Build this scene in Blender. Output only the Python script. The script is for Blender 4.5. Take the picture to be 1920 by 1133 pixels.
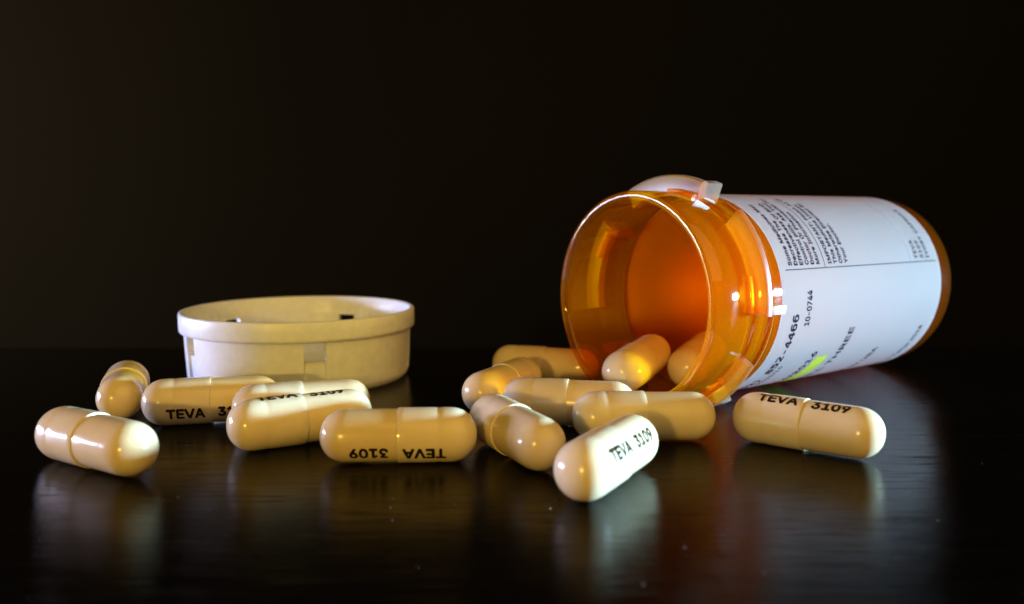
import bpy, bmesh, math, os, random
from mathutils import Vector, Matrix

# ------------------------------------------------------------------ reset
for o in list(bpy.data.objects):
    bpy.data.objects.remove(o, do_unlink=True)
scene = bpy.context.scene
COL = scene.collection
MM = 0.001                                  # everything below is written in millimetres
R = math.radians
random.seed(7)

# ------------------------------------------------------------------ camera
cam_d = bpy.data.cameras.new('camera')
cam = bpy.data.objects.new('camera', cam_d)
COL.objects.link(cam)
cam.location = (0, 0, 35.5 * MM)
cam.rotation_euler = (R(90 - 6.45), 0, 0)
cam_d.sensor_width = 36
cam_d.lens = 30.0
cam_d.clip_start = 0.005
cam_d.clip_end = 50
cam_d.dof.use_dof = True
cam_d.dof.focus_distance = 0.134
cam_d.dof.aperture_fstop = 19
scene.camera = cam

# ------------------------------------------------------------------ world, lamps, exposure
world = bpy.data.worlds.new('World')
scene.world = world
world.use_nodes = True
bgn = world.node_tree.nodes['Background']
bgn.inputs[0].default_value = (1.0, 0.72, 0.45, 1)
bgn.inputs[1].default_value = 0.001


def area(name, loc, target, sx, sy, watts, color, spread):
    d = bpy.data.lights.new(name, 'AREA')
    d.shape = 'RECTANGLE'
    d.size, d.size_y = sx * MM, sy * MM
    d.energy = watts
    d.color = color
    d.spread = R(spread)
    o = bpy.data.objects.new(name, d)
    COL.objects.link(o)
    o.location = Vector(loc) * MM
    v = (Vector(target) - Vector(loc))
    o.rotation_euler = v.to_track_quat('-Z', 'Y').to_euler()
    return o


# cool daylight window low on the right, paler window on the left, warm room lamp behind the camera, two added warm fills
area('window_light_right', (690, 120, 40), (20, 125, 8), 90, 34, 2.3, (0.37, 0.71, 1.0), 52)
area('window_light_left', (-640, 225, 50), (-20, 150, 8), 270, 52, 0.68, (0.56, 0.62, 1.0), 60)
area('room_lamp_warm', (-190, -420, 105), (0, 130, 5), 34, 20, 1.05, (1.0, 0.65, 0.115), 180)
area('overhead_fill_warm', (330, -220, 500), (0, 150, 0), 900, 700, 1.75, (1.0, 0.67, 0.16), 140)  # broad warm fill, added overhead to lift the ambient and the lid
area('wall_fill_far_left', (-900, -60, 200), (-620, 560, 60), 80, 80, 3.0, (1.0, 0.72, 0.40), 100)  # added fill, aimed at the backdrop to give its left side a warm glow

scene.view_settings.view_transform = 'Standard'
scene.view_settings.look = 'None'
scene.view_settings.exposure = 0.0
scene.view_settings.gamma = 1.0
scene.view_settings.use_curve_mapping = False
cy = scene.cycles
cy.use_denoising = True
cy.max_bounces = 16
cy.diffuse_bounces = 4
cy.glossy_bounces = 6
cy.transmission_bounces = 12
cy.transparent_max_bounces = 40
cy.blur_glossy = 0.5
cy.sample_clamp_indirect = 6.0


# ------------------------------------------------------------------ material helpers
def new_mat(name):
    m = bpy.data.materials.new(name)
    m.use_nodes = True
    nt = m.node_tree
    nt.nodes.clear()
    out = nt.nodes.new('ShaderNodeOutputMaterial')
    return m, nt, out


def node(nt, kind, **kw):
    n = nt.nodes.new(kind)
    for k, v in kw.items():
        if k in n.inputs:
            n.inputs[k].default_value = v
        else:
            setattr(n, k, v)
    return n


def link(nt, a, b):
    nt.links.new(a, b)


def coords(nt, scale):
    tc = node(nt, 'ShaderNodeTexCoord')
    mp = node(nt, 'ShaderNodeMapping')
    mp.inputs['Scale'].default_value = scale
    link(nt, tc.outputs['Object'], mp.inputs['Vector'])
    return mp.outputs['Vector']


def ramp(nt, fac, stops):
    r = node(nt, 'ShaderNodeValToRGB')
    el = r.color_ramp.elements
    while len(el) < len(stops):
        el.new(0.5)
    for e, (p, c) in zip(el, stops):
        e.position = p
        e.color = (*c, 1) if len(c) == 3 else c
    link(nt, fac, r.inputs['Fac'])
    return r.outputs['Color']


def mat_table():
    m, nt, out = new_mat('black_brown_wood')
    df = node(nt, 'ShaderNodeBsdfDiffuse')
    gl = node(nt, 'ShaderNodeBsdfGlossy', distribution='BECKMANN')
    gl.inputs['Color'].default_value = (1, 1, 1, 1)
    grain = node(nt, 'ShaderNodeTexNoise', Scale=1.0, Detail=5.0, Roughness=0.62)
    link(nt, coords(nt, (34, 900, 1)), grain.inputs['Vector'])
    pore = node(nt, 'ShaderNodeTexNoise', Scale=1.0, Detail=2.0, Roughness=0.5)
    link(nt, coords(nt, (75, 2600, 1)), pore.inputs['Vector'])
    mott = node(nt, 'ShaderNodeTexNoise', Scale=1.0, Detail=3.0)
    link(nt, coords(nt, (22, 60, 1)), mott.inputs['Vector'])
    col = ramp(nt, grain.outputs['Fac'], [(0.3, (0.0014, 0.0009, 0.0006)), (0.7, (0.0040, 0.0026, 0.0017))])
    link(nt, col, df.inputs['Color'])
    cut = ramp(nt, pore.outputs['Fac'], [(0.30, (0, 0, 0)), (0.42, (1, 1, 1))])
    mr = node(nt, 'ShaderNodeMapRange')
    mr.inputs['To Min'].default_value = 0.19
    mr.inputs['To Max'].default_value = 0.31
    link(nt, mott.outputs['Fac'], mr.inputs['Value'])
    link(nt, mr.outputs['Result'], gl.inputs['Roughness'])
    b1 = node(nt, 'ShaderNodeBump', Strength=0.16, Distance=0.0002)
    link(nt, cut, b1.inputs['Height'])
    b2 = node(nt, 'ShaderNodeBump', Strength=0.06, Distance=0.0004)
    link(nt, grain.outputs['Fac'], b2.inputs['Height'])
    link(nt, b1.outputs['Normal'], b2.inputs['Normal'])
    link(nt, b2.outputs['Normal'], gl.inputs['Normal'])
    fr = node(nt, 'ShaderNodeFresnel', IOR=1.155)
    mx = node(nt, 'ShaderNodeMixShader')
    link(nt, fr.outputs[0], mx.inputs[0])
    link(nt, df.outputs[0], mx.inputs[1]); link(nt, gl.outputs[0], mx.inputs[2])
    link(nt, mx.outputs[0], out.inputs['Surface'])
    return m


def mat_wall():
    m, nt, out = new_mat('dark_brown_backdrop')
    p = node(nt, 'ShaderNodeBsdfPrincipled', Roughness=0.75)
    n = node(nt, 'ShaderNodeTexNoise', Scale=9.0, Detail=6.0)
    link(nt, coords(nt, (1, 1, 0.4)), n.inputs['Vector'])
    link(nt, ramp(nt, n.outputs['Fac'], [(0.3, (0.0026, 0.0021, 0.0019)), (0.75, (0.0038, 0.0031, 0.0027))]),
         p.inputs['Base Color'])
    p.inputs['Specular IOR Level'].default_value = 0.1
    link(nt, p.outputs[0], out.inputs['Surface'])
    return m


def mat_gelatin(name, col):
    m, nt, out = new_mat(name)
    p = node(nt, 'ShaderNodeBsdfPrincipled', Roughness=0.13)
    n = node(nt, 'ShaderNodeTexNoise', Scale=220.0, Detail=3.0)
    link(nt, coords(nt, (1, 1, 1)), n.inputs['Vector'])
    c2 = tuple(c * k for c, k in zip(col, (0.93, 0.9, 0.84)))
    oi = node(nt, 'ShaderNodeObjectInfo')
    hv = node(nt, 'ShaderNodeHueSaturation')
    mv = node(nt, 'ShaderNodeMapRange')
    mv.inputs['To Min'].default_value = 0.93
    mv.inputs['To Max'].default_value = 1.03
    link(nt, oi.outputs['Random'], mv.inputs['Value'])
    link(nt, mv.outputs['Result'], hv.inputs['Value'])
    link(nt, ramp(nt, n.outputs['Fac'], [(0.3, c2), (0.7, col)]), hv.inputs['Color'])
    link(nt, hv.outputs['Color'], p.inputs['Base Color'])
    sm = node(nt, 'ShaderNodeTexNoise', Scale=300.0, Detail=4.0, Roughness=0.6)   # smudges: uneven gloss
    link(nt, coords(nt, (1, 1, 1)), sm.inputs['Vector'])
    rr = node(nt, 'ShaderNodeMapRange')
    rr.inputs['From Min'].default_value = 0.35
    rr.inputs['From Max'].default_value = 0.7
    rr.inputs['To Min'].default_value = 0.10
    rr.inputs['To Max'].default_value = 0.26
    link(nt, sm.outputs['Fac'], rr.inputs['Value'])
    link(nt, rr.outputs['Result'], p.inputs['Roughness'])
    p.inputs['Subsurface Weight'].default_value = 0.22
    p.inputs['Subsurface Radius'].default_value = (1.0, 0.62, 0.3)
    p.inputs['Subsurface Scale'].default_value = 0.0009
    p.inputs['IOR'].default_value = 1.5
    w = node(nt, 'ShaderNodeTexNoise', Scale=1.0, Detail=2.0)
    link(nt, coords(nt, (160, 420, 420)), w.inputs['Vector'])
    b = node(nt, 'ShaderNodeBump', Strength=0.18, Distance=0.0003)
    link(nt, w.outputs['Fac'], b.inputs['Height'])
    link(nt, b.outputs['Normal'], p.inputs['Normal'])
    link(nt, p.outputs[0], out.inputs['Surface'])
    return m


def mat_plain(name, col, rough, sss=0.0, bump=0.0, bscale=600.0, spec=0.5):
    m, nt, out = new_mat(name)
    p = node(nt, 'ShaderNodeBsdfPrincipled', Roughness=rough)
    n = node(nt, 'ShaderNodeTexNoise', Scale=bscale, Detail=3.0)
    link(nt, coords(nt, (1, 1, 1)), n.inputs['Vector'])
    p.inputs['Specular IOR Level'].default_value = spec
    c2 = tuple(c * 0.92 for c in col)
    link(nt, ramp(nt, n.outputs['Fac'], [(0.3, c2), (0.7, col)]), p.inputs['Base Color'])
    if sss:
        p.inputs['Subsurface Weight'].default_value = sss
        p.inputs['Subsurface Radius'].default_value = (1, 0.9, 0.7)
        p.inputs['Subsurface Scale'].default_value = 0.0012
    if bump:
        b = node(nt, 'ShaderNodeBump', Strength=bump, Distance=0.0002)
        link(nt, n.outputs['Fac'], b.inputs['Height'])
        link(nt, b.outputs['Normal'], p.inputs['Normal'])
    link(nt, p.outputs[0], out.inputs['Surface'])
    return m


def mat_ink(name):
    """printed ink, worn thin in places so that the shell shows through"""
    m, nt, out = new_mat(name)
    p = node(nt, 'ShaderNodeBsdfPrincipled', Roughness=0.3)
    p.inputs['Base Color'].default_value = (0.020, 0.009, 0.006, 1)
    oi = node(nt, 'ShaderNodeObjectInfo')
    tc = node(nt, 'ShaderNodeTexCoord')
    ad = node(nt, 'ShaderNodeVectorMath', operation='ADD')
    link(nt, tc.outputs['Object'], ad.inputs[0]); link(nt, oi.outputs['Random'], ad.inputs[1])
    n = node(nt, 'ShaderNodeTexNoise', Scale=1700.0, Detail=4.0, Roughness=0.65)
    link(nt, ad.outputs[0], n.inputs['Vector'])
    f = ramp(nt, n.outputs['Fac'], [(0.56, (0, 0, 0)), (0.70, (0.75, 0.75, 0.75))])
    tr = node(nt, 'ShaderNodeBsdfTransparent')
    mx = node(nt, 'ShaderNodeMixShader')
    link(nt, f, mx.inputs[0]); link(nt, p.outputs[0], mx.inputs[1]); link(nt, tr.outputs[0], mx.inputs[2])
    link(nt, mx.outputs[0], out.inputs['Surface'])
    return m


def mat_amber(name, tint, rough, milky, body=(1.0, 0.40, 0.02), f0=0.045, refr=0.15):
    """tinted see-through plastic: straight transmission, some refraction, a little body scatter, a glossy skin"""
    m, nt, out = new_mat(name)
    tr = node(nt, 'ShaderNodeBsdfTransparent', Color=(*tint, 1))
    rf = node(nt, 'ShaderNodeBsdfRefraction', Color=(*tint, 1), Roughness=rough + 0.02, IOR=1.4)
    m1 = node(nt, 'ShaderNodeMixShader', Fac=refr)
    link(nt, tr.outputs[0], m1.inputs[1]); link(nt, rf.outputs[0], m1.inputs[2])
    tl = node(nt, 'ShaderNodeBsdfTranslucent', Color=(*body, 1))
    df = node(nt, 'ShaderNodeBsdfDiffuse', Color=(*body, 1))
    md = node(nt, 'ShaderNodeMixShader', Fac=0.45)
    link(nt, tl.outputs[0], md.inputs[1]); link(nt, df.outputs[0], md.inputs[2])
    m2 = node(nt, 'ShaderNodeMixShader', Fac=milky)
    link(nt, m1.outputs[0], m2.inputs[1]); link(nt, md.outputs[0], m2.inputs[2])
    gl = node(nt, 'ShaderNodeBsdfGlossy', Color=(1, 1, 1, 1), Roughness=rough)
    lw = node(nt, 'ShaderNodeLayerWeight', Blend=0.5)
    pw = node(nt, 'ShaderNodeMath', operation='POWER')
    pw.inputs[1].default_value = 5.0
    link(nt, lw.outputs['Facing'], pw.inputs[0])
    ma = node(nt, 'ShaderNodeMath', operation='MULTIPLY_ADD')
    ma.inputs[1].default_value = 0.75
    ma.inputs[2].default_value = f0
    link(nt, pw.outputs[0], ma.inputs[0])
    ge = node(nt, 'ShaderNodeNewGeometry')
    fo = node(nt, 'ShaderNodeMath', operation='SUBTRACT')
    fo.inputs[0].default_value = 1.0
    link(nt, ge.outputs['Backfacing'], fo.inputs[1])
    mb = node(nt, 'ShaderNodeMath', operation='MULTIPLY')
    link(nt, ma.outputs[0], mb.inputs[0]); link(nt, fo.outputs[0], mb.inputs[1])
    n = node(nt, 'ShaderNodeTexNoise', Scale=1.0, Detail=2.0)
    link(nt, coords(nt, (90, 160, 160)), n.inputs['Vector'])
    b = node(nt, 'ShaderNodeBump', Strength=0.06, Distance=0.0005)
    link(nt, n.outputs['Fac'], b.inputs['Height'])
    link(nt, b.outputs['Normal'], gl.inputs['Normal'])
    m3 = node(nt, 'ShaderNodeMixShader')
    link(nt, mb.outputs[0], m3.inputs[0])
    link(nt, m2.outputs[0], m3.inputs[1]); link(nt, gl.outputs[0], m3.inputs[2])
    link(nt, m3.outputs[0], out.inputs['Surface'])
    return m


def mat_paper(name, col, thru=0.84):
    m, nt, out = new_mat(name)
    p = node(nt, 'ShaderNodeBsdfPrincipled', Roughness=0.65)
    p.inputs['Specular IOR Level'].default_value = 0.12
    n = node(nt, 'ShaderNodeTexNoise', Scale=900.0, Detail=3.0)
    link(nt, coords(nt, (1, 1, 1)), n.inputs['Vector'])
    link(nt, ramp(nt, n.outputs['Fac'], [(0.3, tuple(c * 0.95 for c in col)), (0.7, col)]), p.inputs['Base Color'])
    b = node(nt, 'ShaderNodeBump', Strength=0.06, Distance=0.0001)
    link(nt, n.outputs['Fac'], b.inputs['Height'])
    link(nt, b.outputs['Normal'], p.inputs['Normal'])
    t = node(nt, 'ShaderNodeBsdfTranslucent', Color=(*col, 1))
    mx = node(nt, 'ShaderNodeMixShader', Fac=thru)
    link(nt, p.outputs[0], mx.inputs[1]); link(nt, t.outputs[0], mx.inputs[2])
    link(nt, mx.outputs[0], out.inputs['Surface'])
    return m


M_TABLE = mat_table()
M_WALL = mat_wall()
M_CAPS = mat_gelatin('ivory_gelatin', (0.85, 0.68, 0.46))
M_BODY = mat_gelatin('ivory_gelatin_body', (0.84, 0.65, 0.40))
M_INK = mat_ink('brown_black_ink')
M_LID = mat_plain('white_polypropylene', (0.90, 0.92, 0.98), 0.36, sss=0.2, bump=0.04)
M_AMBER = mat_amber('amber_plastic', (1.0, 0.70, 0.015), 0.05, 0.18, body=(1.0, 0.40, 0.004))
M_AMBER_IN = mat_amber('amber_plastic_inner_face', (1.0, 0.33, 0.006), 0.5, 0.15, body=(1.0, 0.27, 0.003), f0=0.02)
M_AMBER_BASE = mat_amber('amber_plastic_shaded_base', (0.80, 0.24, 0.01), 0.08, 0.06, body=(0.9, 0.3, 0.01))  # darker copy of the amber: the dim interior's shade is put into the tint
M_LUG = mat_amber('amber_plastic_frosted', (1.0, 0.64, 0.08), 0.38, 0.10, body=(1.0, 0.55, 0.16), f0=0.065)
M_PAPER = mat_paper('white_label_paper', (0.74, 0.75, 0.75))
M_PRINT = mat_plain('label_ink', (0.004, 0.006, 0.016), 0.7, spec=0.05)
M_GREYPRINT = mat_plain('grey_label_ink', (0.30, 0.31, 0.36), 0.7, spec=0.05)
M_HILITE = mat_plain('yellow_highlighter', (0.34, 0.32, 0.02), 0.7, spec=0.1)
M_DUST = mat_plain('pale_dust', (0.30, 0.29, 0.27), 0.9)


# ------------------------------------------------------------------ mesh helpers
def mesh_from(name, verts, faces, mat, smooth=True, sharp=None):
    me = bpy.data.meshes.new(name)
    me.from_pydata([tuple(c * MM for c in v) for v in verts], [], faces)
    me.materials.append(mat)
    if smooth:
        me.polygons.foreach_set('use_smooth', [True] * len(me.polygons))
    bm = bmesh.new(); bm.from_mesh(me)
    bmesh.ops.recalc_face_normals(bm, faces=bm.faces)
    if sharp is not None:
        for e in bm.edges:
            if len(e.link_faces) == 2 and e.calc_face_angle(0) > R(sharp):
                e.smooth = False
    bm.to_mesh(me); bm.free()
    me.update()
    return me


def obj(name, data, parent=None):
    o = bpy.data.objects.new(name, data)
    COL.objects.link(o)
    if parent is not None:
        o.parent = parent
    return o


def tag(o, label, cat, group=None):
    o['label'] = label
    o['category'] = cat
    if group:
        o['group'] = group


def lathe(profile, seg, closed=False, axis='X'):
    """profile: (along, radius); revolve about X (or Z). radius 0 -> pole."""
    verts, rows, faces = [], [], []
    for (s, r) in profile:
        if r < 1e-6:
            rows.append([len(verts)])
            verts.append((s, 0, 0) if axis == 'X' else (0, 0, s))
        else:
            row = []
            for i in range(seg):
                a = 2 * math.pi * i / seg
                row.append(len(verts))
                verts.append((s, -r * math.sin(a), r * math.cos(a)) if axis == 'X'
                             else (r * math.cos(a), r * math.sin(a), s))
            rows.append(row)
    pairs = list(zip(rows[:-1], rows[1:]))
    if closed:
        pairs.append((rows[-1], rows[0]))
    for A, B in pairs:
        if len(A) == 1 and len(B) == 1:
            continue
        for i in range(seg):
            j = (i + 1) % seg
            if len(A) == 1:
                faces.append((A[0], B[i], B[j]))
            elif len(B) == 1:
                faces.append((A[i], B[0], A[j]))
            else:
                faces.append((A[i], B[i], B[j], A[j]))
    return verts, faces


def ui_font(name):
    """one of the typefaces that come with Blender itself; None falls back to its built-in font"""
    try:
        d = bpy.utils.system_resource('DATAFILES', path='fonts')
        return bpy.data.fonts.load(os.path.join(d, name))
    except Exception:
        return None


SANS = ui_font('Inter.woff2')
MONO = ui_font('DejaVuSansMono.woff2')


def text_flat(body, size, bold=0.0, width=None, spacing=1.0, font=None):
    """flat text mesh in mm: list of verts, faces, cut finely across its height so that it can be bent"""
    cu = bpy.data.curves.new('lettering', 'FONT')
    cu.body = body
    cu.size = size
    if font or SANS:
        cu.font = font or SANS
    cu.resolution_u = 3
    cu.space_character = spacing
    to = bpy.data.objects.new('lettering', cu)
    COL.objects.link(to)
    bpy.context.view_layer.update()
    dg = bpy.context.evaluated_depsgraph_get()
    me = bpy.data.meshes.new_from_object(to.evaluated_get(dg))
    bpy.data.objects.remove(to, do_unlink=True)
    bpy.data.curves.remove(cu)
    bm = bmesh.new(); bm.from_mesh(me)
    bpy.data.meshes.remove(me)
    xs = [v.co.x for v in bm.verts]
    x0, x1 = min(xs), max(xs)
    k = (width / (x1 - x0)) if width else 1.0
    for v in bm.verts:
        v.co.x = (v.co.x - x0) * k
    if bold:                                   # heavier strokes: shifted copies, each a hair above the last
        base = bm.copy()
        tmp = bpy.data.meshes.new('lettering')
        for q in range(8):
            c = base.copy()
            a = math.pi / 4 * q
            bmesh.ops.translate(c, verts=c.verts, vec=(bold * math.cos(a), bold * math.sin(a), 0.0012 * (q + 1)))
            c.to_mesh(tmp); c.free()
            bm.from_mesh(tmp)
        base.free()
        bpy.data.meshes.remove(tmp)
    return bm, (x1 - x0) * k


def bend(bm, fn, cuts, axis):
    """slice bm by planes along axis (0=x,1=y) then map each vertex with fn"""
    no = (1, 0, 0) if axis == 0 else (0, 1, 0)
    for c in cuts:
        co = (c, 0, 0) if axis == 0 else (0, c, 0)
        bmesh.ops.bisect_plane(bm, geom=bm.verts[:] + bm.edges[:] + bm.faces[:], dist=1e-6, plane_co=co, plane_no=no)
    for v in bm.verts:
        v.co = Vector(fn(v.co.x, v.co.y, v.co.z)) * MM


def bm_mesh(name, bm, mat):
    me = bpy.data.meshes.new(name)
    bm.to_mesh(me); bm.free()
    me.materials.append(mat)
    return me


# ------------------------------------------------------------------ the setting
def build_setting():
    # table top: a slab with a rounded far edge
    prof = [(-320, 0), (214 - 3, 0)]
    for i in range(1, 9):
        a = R(90 * i / 8)
        prof.append((211 + 3 * math.sin(a), -3 + 3 * math.cos(a)))
    prof += [(214, -28), (-320, -28)]
    xs = [-700, 700]
    verts = [(x, y, z) for x in xs for (y, z) in prof]
    n = len(prof)
    faces = [(i, (i + 1) % n, n + (i + 1) % n, n + i) for i in range(n)]
    faces += [tuple(range(n)), tuple(range(2 * n - 1, n - 1, -1))]
    o = obj('table_top', mesh_from('table_top', verts, faces, M_TABLE, True, 40))
    o['kind'] = 'structure'
    # dark furniture panel far behind the table
    verts = [(-1500, 560, -500), (1500, 560, -500), (1500, 560, 900), (-1500, 560, 900),
             (-1500, 580, -500), (1500, 580, -500), (1500, 580, 900), (-1500, 580, 900)]
    faces = [(0, 1, 2, 3), (7, 6, 5, 4), (0, 4, 5, 1), (1, 5, 6, 2), (2, 6, 7, 3), (3, 7, 4, 0)]
    o = obj('backdrop_wall', mesh_from('backdrop_wall', verts, faces, M_WALL, False))
    o['kind'] = 'structure'


build_setting()


# ------------------------------------------------------------------ bottle
BR = 19.05                     # neck radius = height of the axis
BODY = 18.55
BL = 78.3


def build_bottle():
    root = obj('pill_bottle', None)
    root.location = (20.38 * MM, 148.23 * MM, 0)
    root.rotation_euler = (0, R(0.28), R(36.55))
    tag(root, 'translucent orange pill bottle with white printed label lying on its side', 'bottle')
    outer = [(0.55, 17.35), (0.2, 17.6), (0.0, 18.0), (0.0, 18.45), (0.2, 18.85), (0.65, BR),
             (8.4, BR), (8.7, 18.95), (8.85, 18.7), (9.1, 18.55), (10.2, 18.55), (10.4, 18.7), (10.6, 18.9),
             (10.9, 18.98), (12.0, 18.98), (12.3, 18.9), (12.5, 18.8), (12.8, 18.6), (14.6, BODY),
             (14.8, 18.75), (15.1, 18.85), (15.6, 18.8), (15.9, BODY),
             (40, BODY), (71.2, BODY), (74.2, BODY), (75.8, 18.35), (76.9, 17.8), (77.7, 16.9), (78.2, 15.6), (78.3, 14.6),
             (77.9, 13.9), (77.6, 12.0), (77.6, 0)]
    inner = [(76.2, 0), (76.2, 14.2), (75.8, 15.6), (74.8, 16.6), (73.4, 17.1), (40, 17.15), (15.2, 17.15),
             (14.6, 17.15), (14.2, 17.35), (13.8, 17.4), (9.0, 17.4), (4.0, 17.35), (1.0, 17.3)]
    v, f = lathe(outer + inner, 160, closed=True)
    v = [(x, y, z + BR) for x, y, z in v]
    me = mesh_from('vial', v, f, M_AMBER, True, 38)
    me.materials.append(M_AMBER_IN)
    me.materials.append(M_AMBER_BASE)
    n_out = (len(outer) - 1) * 160                     # faces are written profile step by profile step
    for p in me.polygons:
        c = p.center / MM
        rad = math.hypot(c.y, c.z - BR)
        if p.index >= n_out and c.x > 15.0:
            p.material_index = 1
        elif c.x > 71.0:
            p.material_index = 2
    obj('vial', me, root)

    # five locking lugs: a curved flange with a rib turned towards the label at one end
    def P(s, ang, r):
        return (s, -r * math.sin(R(ang)), BR + r * math.cos(R(ang)))

    def block(s0, s1, a0, a1, r0, r1, n, base):
        vs, fs = [], []
        b = 0.35
        for i in range(n + 1):
            t = i / n
            a = a0 + (a1 - a0) * t
            ring = [(s0, r0), (s0, r1 - b), (s0 + b * 0.3, r1 - b * 0.3), (s0 + b, r1), (s1 - b, r1),
                    (s1 - b * 0.3, r1 - b * 0.3), (s1, r1 - b), (s1, r0)]
            for s, r in ring:
                vs.append(P(s, a, r))
        k = 8
        for i in range(n):
            for j in range(k):
                jj = (j + 1) % k
                fs.append(tuple(base + q for q in (i * k + j, i * k + jj, (i + 1) * k + jj, (i + 1) * k + j)))
        fs.append(tuple(base + j for j in range(k)))
        fs.append(tuple(base + n * k + j for j in reversed(range(k))))
        return vs, fs

    for k in range(5):
        off = 73.0 * k if k < 2 else 72.0 * k
        b0, b1, ro = -29 + off, 20.5 + off, 22.0
        if k == 2:
            b0, b1, ro = 118, 152.5, 21.25             # the bottle rests on this one
        if k == 3:
            b0, b1, ro = 209, 236, 21.2
        v1, f1 = block(9.4, 10.9, b0, b1, 18.3, ro, 22, 0)
        v2, f2 = block(10.85, 15.0, b1 - 4.1, b1 - 0.3, 18.3, ro - 0.3, 4, len(v1))
        v3, f3 = block(8.2, 9.45, b1 - 18.5, b1 - 0.5, 18.3, 19.55, 8, len(v1) + len(v2))
        obj('locking_lug', mesh_from('locking_lug', v1 + v2 + v3, f1 + f2 + f3, M_LUG, True, 35), root)

    # paper label, a thin curved sheet with real thickness
    lr0, lr1 = BODY + 0.03, BODY + 0.13
    vs, fs = [], []
    n = 150
    a0, a1 = -168, 186
    ss = [17.9, 18.1, 30, 45, 60, 70.8, 71.0]
    for i in range(n + 1):
        a = a0 + (a1 - a0) * i / n
        for s in ss:
            vs.append(P(s, a, lr1))
        for s in reversed(ss):
            vs.append(P(s, a, lr0))
    k = 2 * len(ss)
    for i in range(n):
        for j in range(k):
            jj = (j + 1) % k
            fs.append((i * k + j, i * k + jj, (i + 1) * k + jj, (i + 1) * k + j))
    fs.append(tuple(range(k)))
    fs.append(tuple(n * k + j for j in reversed(range(k))))
    label = obj('paper_label', mesh_from('paper_label', vs, fs, M_PAPER, True, 40), root)
    rp = lr1 + 0.025

    def line(body, s, a_start=None, a_end=None, size=1.9, bold=0.0, width=None, mat=M_PRINT, spacing=1.0, font=None):
        """baseline at s; the text reads towards the top of the lying bottle (falling angle)"""
        bm, w = text_flat(body, size, bold, width, spacing, font)
        deg = math.degrees(1 / rp)
        st = a_start if a_start is not None else a_end + w * deg
        bend(bm, lambda x, y, z: P(s - y, st - x * deg, rp + z), [i * 0.55 for i in range(1, int(w / 0.55) + 1)], 0)
        obj('printed_line', bm_mesh('printed_line', bm, mat), label)

    def patch(s0, s1, b0, b1, mat, name, r=rp, n=24):
        vs, fs = [], []
        for i in range(n + 1):
            a = b0 + (b1 - b0) * i / n
            vs += [P(s0, a, r), P(s1, a, r)]
        fs = [(2 * i, 2 * i + 1, 2 * i + 3, 2 * i + 2) for i in range(n)]
        obj(name, mesh_from(name, vs, fs, mat), label)

    # warning panel above the rule
    for i, t in enumerate(['Some Medicines May', 'Decrease The', 'Effectiveness Of Birth', 'Control pills. Ask Your',
                           'Doctor Or Pharmacist For', 'More Information']):
        line(t, 21.6 + 1.62 * i, a_start=70.3, size=1.88, bold=0.065, spacing=1.07)
    for i, t in enumerate(['IMPORTANT: Finish All Of', 'This Medicine Unless', 'Otherwise Directed By', 'Your Doctor.']):
        line(t, 33.3 + 1.72 * i, a_start=70.6, size=1.88, bold=0.065, spacing=1.07)
    for i, t in enumerate(['TEVA', '3109', 'IVORY CAPSULE']):
        line(t, 63.2 + 2.15 * i, a_start=70.6, size=2.05, bold=0.05, spacing=1.1)
    patch(19.4, 69.8, 72.45, 72.95, M_PRINT, 'printed_rule')
    patch(31.05, 31.22, 20, 72.45, M_PRINT, 'printed_rule')
    patch(60.2, 60.36, 22, 72.45, M_GREYPRINT, 'printed_rule')
    # pharmacy panel below the rule
    line('(702) 852-4466', 22.9, a_end=97.0, size=3.0, bold=0.10, spacing=1.0, width=22.4, font=MONO)
    line('10-0744', 26.3, a_end=84.5, size=2.6, bold=0.07, width=6.3)
    line('02/20/16', 25.0, a_end=131.0, size=2.2, bold=0.02, width=6.8)
    line('04/2016', 33.2, a_end=122.8, size=2.75, bold=0.09, width=11.6)
    line('REFILL THREE', 41.6, a_end=108.6, size=2.9, bold=0.07, width=20.5)
    line('MADE IN USA', 55.2, a_end=128.0, size=2.4, bold=0.08, width=15.0)
    line('Discard after 2018', 67.6, a_end=114.6, size=1.9, bold=0.06, width=14.5)
    patch(34.2, 38.0, 127.5, 175, M_HILITE, 'yellow_highlight')
    return root


build_bottle()


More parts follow.
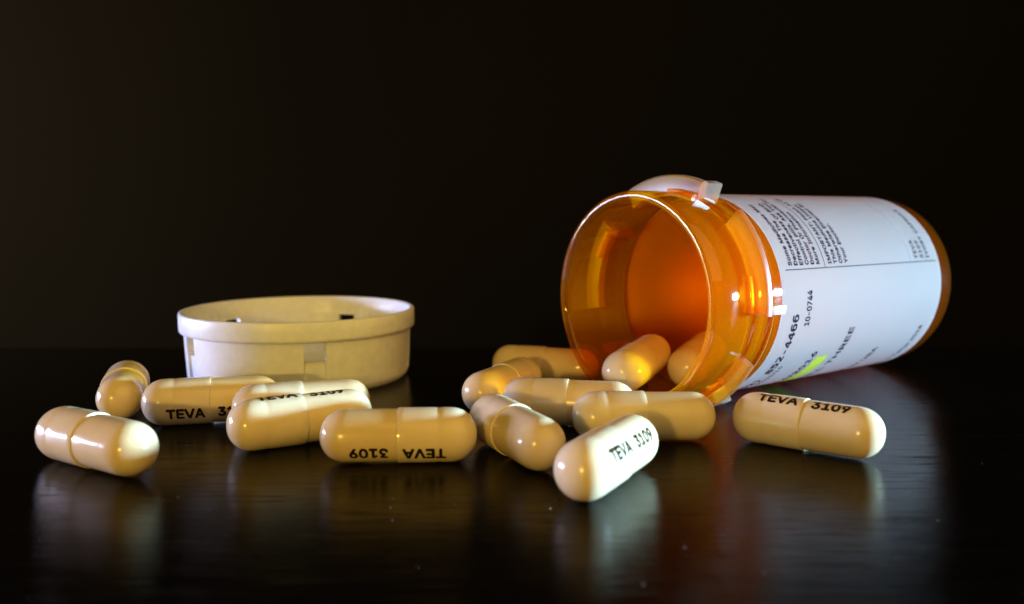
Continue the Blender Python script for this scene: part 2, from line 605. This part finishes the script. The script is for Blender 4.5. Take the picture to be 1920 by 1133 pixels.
# ------------------------------------------------------------------ lid
def build_lid():
    root = obj('bottle_lid', None)
    root.location = (-44.15 * MM, 176.1 * MM, 0)
    tag(root, 'round white plastic bottle lid standing open side up behind the capsules', 'lid')
    centres = [-90 + 20.5 + 72 * k for k in range(5)]            # -90 = towards the camera
    HW = 5.2                                                  # half width of a slot in degrees
    # angular stations with tight pairs at the slot edges
    st = []
    for c in centres:
        st += [c - HW - 4.5, c - HW - 4.2, c - HW, c - HW + 0.25, c - 3, c, c + 3, c + HW - 0.25, c + HW, c + HW + 4.2, c + HW + 4.5]
        a = c + HW + 4.5 + 3.0
        while a < c + 72 - HW - 4.5 - 1:
            st.append(a); a += 3.0
    st = sorted(st)
    n = len(st)

    def near(a):
        return min(abs((a - c + 180) % 360 - 180) for c in centres)

    # rows: (z, outer radius, inner radius, flag) from the bottom up
    rows = [(0.0, 20.9, 20.2), (0.25, 21.4, 20.2), (0.8, 21.95, 20.2), (1.6, 22.3, 20.6), (1.62, 22.3, 21.75), (4, 22.45, 21.8),
            (6.9, 22.6, 21.85), (6.95, 22.6, 21.85), (10.3, 22.75, 21.9), (10.35, 22.75, 21.9),
            (10.5, 22.8, 21.9), (10.55, 23.4, 21.9), (10.75, 23.58, 21.9), (11.2, 23.64, 22.0), (12.6, 23.66, 22.15),
            (14.1, 23.64, 22.55), (14.3, 23.55, 22.7), (14.4, 23.35, 22.85), (14.4, 23.15, 22.98)]
    verts, vo, vi = [], [], []
    for (z, ro, ri) in rows:
        ao, ai = [], []
        for a in st:
            d = near(a)
            o_, i_ = ro, ri
            if z <= 6.9 and z > 0.9 and d < HW - 0.1:
                o_ = ro - 0.5                                  # shallow channel below each slot
            if 1.61 < z < 12.5 and d < HW + 4.3:
                i_ = ri - 0.55                                 # locking ramp inside
            ao.append(len(verts)); verts.append((o_ * math.cos(R(a)), o_ * math.sin(R(a)), z))
            ai.append(len(verts)); verts.append((i_ * math.cos(R(a)), i_ * math.sin(R(a)), z))
        vo.append(ao); vi.append(ai)
    m = len(rows) - 1

    def solid(j, i):
        if j < 0 or j >= m:
            return False
        i %= n
        mid = st[i] + ((st[(i + 1) % n] - st[i]) % 360) / 2
        return not (near(mid) < HW - 0.05 and rows[j][0] >= 6.94 and rows[j + 1][0] <= 10.36)

    faces = []
    for j in range(m):
        for i in range(n):
            if not solid(j, i):
                continue
            k = (i + 1) % n
            faces.append((vo[j][i], vo[j][k], vo[j + 1][k], vo[j + 1][i]))
            faces.append((vi[j][i], vi[j + 1][i], vi[j + 1][k], vi[j][k]))
            if not solid(j - 1, i) and j > 0:
                faces.append((vo[j][i], vi[j][i], vi[j][k], vo[j][k]))
            if not solid(j + 1, i):
                faces.append((vo[j + 1][i], vo[j + 1][k], vi[j + 1][k], vi[j + 1][i]))
            if not solid(j, i - 1):
                faces.append((vo[j][i], vo[j + 1][i], vi[j + 1][i], vi[j][i]))
            if not solid(j, i + 1):
                faces.append((vo[j][k], vi[j][k], vi[j + 1][k], vo[j + 1][k]))
    obj('lid_wall', mesh_from('lid_wall', verts, faces, M_LID, True, 50), root)
    v, f = lathe([(0.05, 0), (0.05, 20.25), (1.6, 20.62), (1.55, 18.0), (1.4, 0)], 96, axis='Z')
    obj('lid_floor', mesh_from('lid_floor', v, f, M_LID, True, 40), root)


build_lid()


# ------------------------------------------------------------------ capsules
RC, RB_ = 3.82, 3.65


def capsule_meshes():
    def dome(x_base, x_tip, r, n=12, p=2.15):
        out = []
        for i in range(n + 1):
            t = math.pi / 2 * i / n
            out.append((x_base + (x_tip - x_base) * math.sin(t) ** (2 / p), r * math.cos(t) ** (2 / p) if i < n else 0))
        return out

    cap = [(x, r) for x, r in reversed(dome(-7.0, -10.85, RC - 0.03))]
    cap += [(-6.6, RC - 0.025), (-6.2, RC - 0.02), (-5.9, RC - 0.05), (-5.6, RC - 0.075), (-5.3, RC - 0.05), (-5.0, RC - 0.01), (-3, RC),
            (-0.9, RC), (-0.06, RC), (-0.015, RC - 0.015), (0.0, RC - 0.05), (0.0, 3.45)]
    v, f = lathe(cap, 64)
    cap_me = mesh_from('capsule_cap', v, f, M_CAPS, True, 50)
    body = [(-0.4, 3.4), (-0.4, RB_ - 0.02), (0.02, RB_), (2, RB_), (5, RB_), (6.8, RB_ - 0.005)] + dome(7.1, 10.85, RB_ - 0.01)
    v, f = lathe(body, 64)
    body_me = mesh_from('capsule_body', v, f, M_BODY, True, 50)

    def imprint(txt, width, x0, rad):
        bm, w = text_flat(txt, 2.55, 0.11, width)
        ys = [q.co.y for q in bm.verts]
        yc, hh = (min(ys) + max(ys)) / 2, max(ys) - min(ys)
        k = 1.85 / hh
        for q in bm.verts:
            q.co.y = (q.co.y - yc) * k
        bend(bm, lambda x, y, z: (x0 + x, -(rad + z) * math.cos(y / rad), (rad + z) * math.sin(y / rad)),
             [-0.9 + 0.2 * i for i in range(10)], 1)
        return bm_mesh('imprint', bm, M_INK)

    t1 = imprint('TEVA', 5.7, -6.55, RC + 0.012)
    t2 = imprint('3109', 5.1, 1.25, RB_ + 0.012)
    return cap_me, body_me, t1, t2


CAP, BOD, T1, T2 = capsule_meshes()

#  x, y, yaw, z of the axis, tilt, elevation of the imprint, label
CAPSULES = [
    (-56.46, 113.0, -31.5, RC, 0, 205, 'ivory capsule nearest the left edge, lying in front of the other left capsules'),
    (-67.4, 145.5, -70.4, RC, 0, 215, 'ivory capsule seen end on at the far left, left of the lid'),
    (-49.2, 137.4, 13.5, RC, 0, -20, 'ivory capsule in front of the lid, its lettering cut off by the capsule beside it'),
    (-33.6, 134.1, 19.5, RC, 0, 230, 'ivory capsule tucked between the lid and the capsule pressed against its front'),
    (-31.5, 125.0, 30.0, RC, 0, 85, 'ivory capsule with lettering along its top edge, lying in front of the lid'),
    (-15.73, 115.8, 182.5, RC, 0, 208, 'ivory capsule in the middle with its lettering upside down'),
    (0.44, 118.2, -64.2, RC, 0, 200, 'ivory capsule pointing at the viewer, right of the one with upside down lettering'),
    (-1.57, 149.3, 242.7, RC, 0, 20, 'ivory capsule slanting away behind the heap, left of the bottle mouth'),
    (6.6, 167.6, -17.0, RC, 0, 220, 'rearmost ivory capsule, partly hidden behind the bottle rim'),
    (9.13, 135.6, -9.2, RC, 0, 235, 'ivory capsule lying crosswise just below the bottle mouth'),
    (19.92, 126.5, 1.4, RC, 0, 225, 'ivory capsule lying crosswise behind the brightly lit front capsule'),
    (12.43, 106.3, 59.5, RC, 0, 30, 'brightly lit capsule nearest the viewer with lettering on its white side'),
    (42.82, 121.5, -36.6, RC, 0, 68, 'ivory capsule alone at the right below the bottle label, lettering on top'),
    (22.94, 153.2, 61.2, 7.15, 4.5, 200, 'ivory capsule half out of the bottle mouth with a yellow glow'),
    (35.87, 162.6, 63.2, 6.2, 4.7, 200, 'ivory capsule deeper inside the orange bottle'),
]


def build_capsules():
    for i, (x, y, yaw, z, tilt, el, lab) in enumerate(CAPSULES):
        root = obj('capsule', None)
        root.location = (x * MM, y * MM, (z - RC) * MM)
        root.rotation_euler = (0, 0, R(yaw))
        tag(root, lab, 'capsule', 'spilled ivory capsules')
        mtx = Matrix.Translation((0, 0, RC * MM)) @ Matrix.Rotation(R(-tilt), 4, 'Y') @ Matrix.Rotation(R(-el), 4, 'X')
        c = obj('capsule_cap', CAP, root); c.matrix_local = mtx
        b = obj('capsule_body', BOD, root); b.matrix_local = mtx
        obj('imprint', T1, c)
        obj('imprint', T2, b)


build_capsules()


# ------------------------------------------------------------------ dust specks on the table
def build_dust():
    rnd = random.Random(3)
    vs, fs = [], []
    for _ in range(220):
        x, y = rnd.uniform(-75, 90), rnd.uniform(72, 205)
        r = rnd.choice([0.025, 0.03, 0.04, 0.05, 0.07]) * rnd.uniform(0.6, 1.3)
        b = len(vs)
        pts = [(-1, 0, 0), (0, -1, 0), (1, 0, 0), (0, 1, 0), (0, 0, 1)]
        a = rnd.uniform(0, 3.1)
        st = rnd.uniform(1, 2.2)
        for px, py, pz in pts:
            qx, qy = px * r * st, py * r
            vs.append((x + qx * math.cos(a) - qy * math.sin(a), y + qx * math.sin(a) + qy * math.cos(a), pz * r + 0.01))
        fs += [(b, b + 1, b + 4), (b + 1, b + 2, b + 4), (b + 2, b + 3, b + 4), (b + 3, b, b + 4), (b + 3, b + 2, b + 1, b)]
    o = obj('dust_specks', mesh_from('dust_specks', vs, fs, M_DUST, False))
    o['kind'] = 'stuff'
    tag(o, 'tiny pale dust specks scattered over the dark table', 'dust')


build_dust()
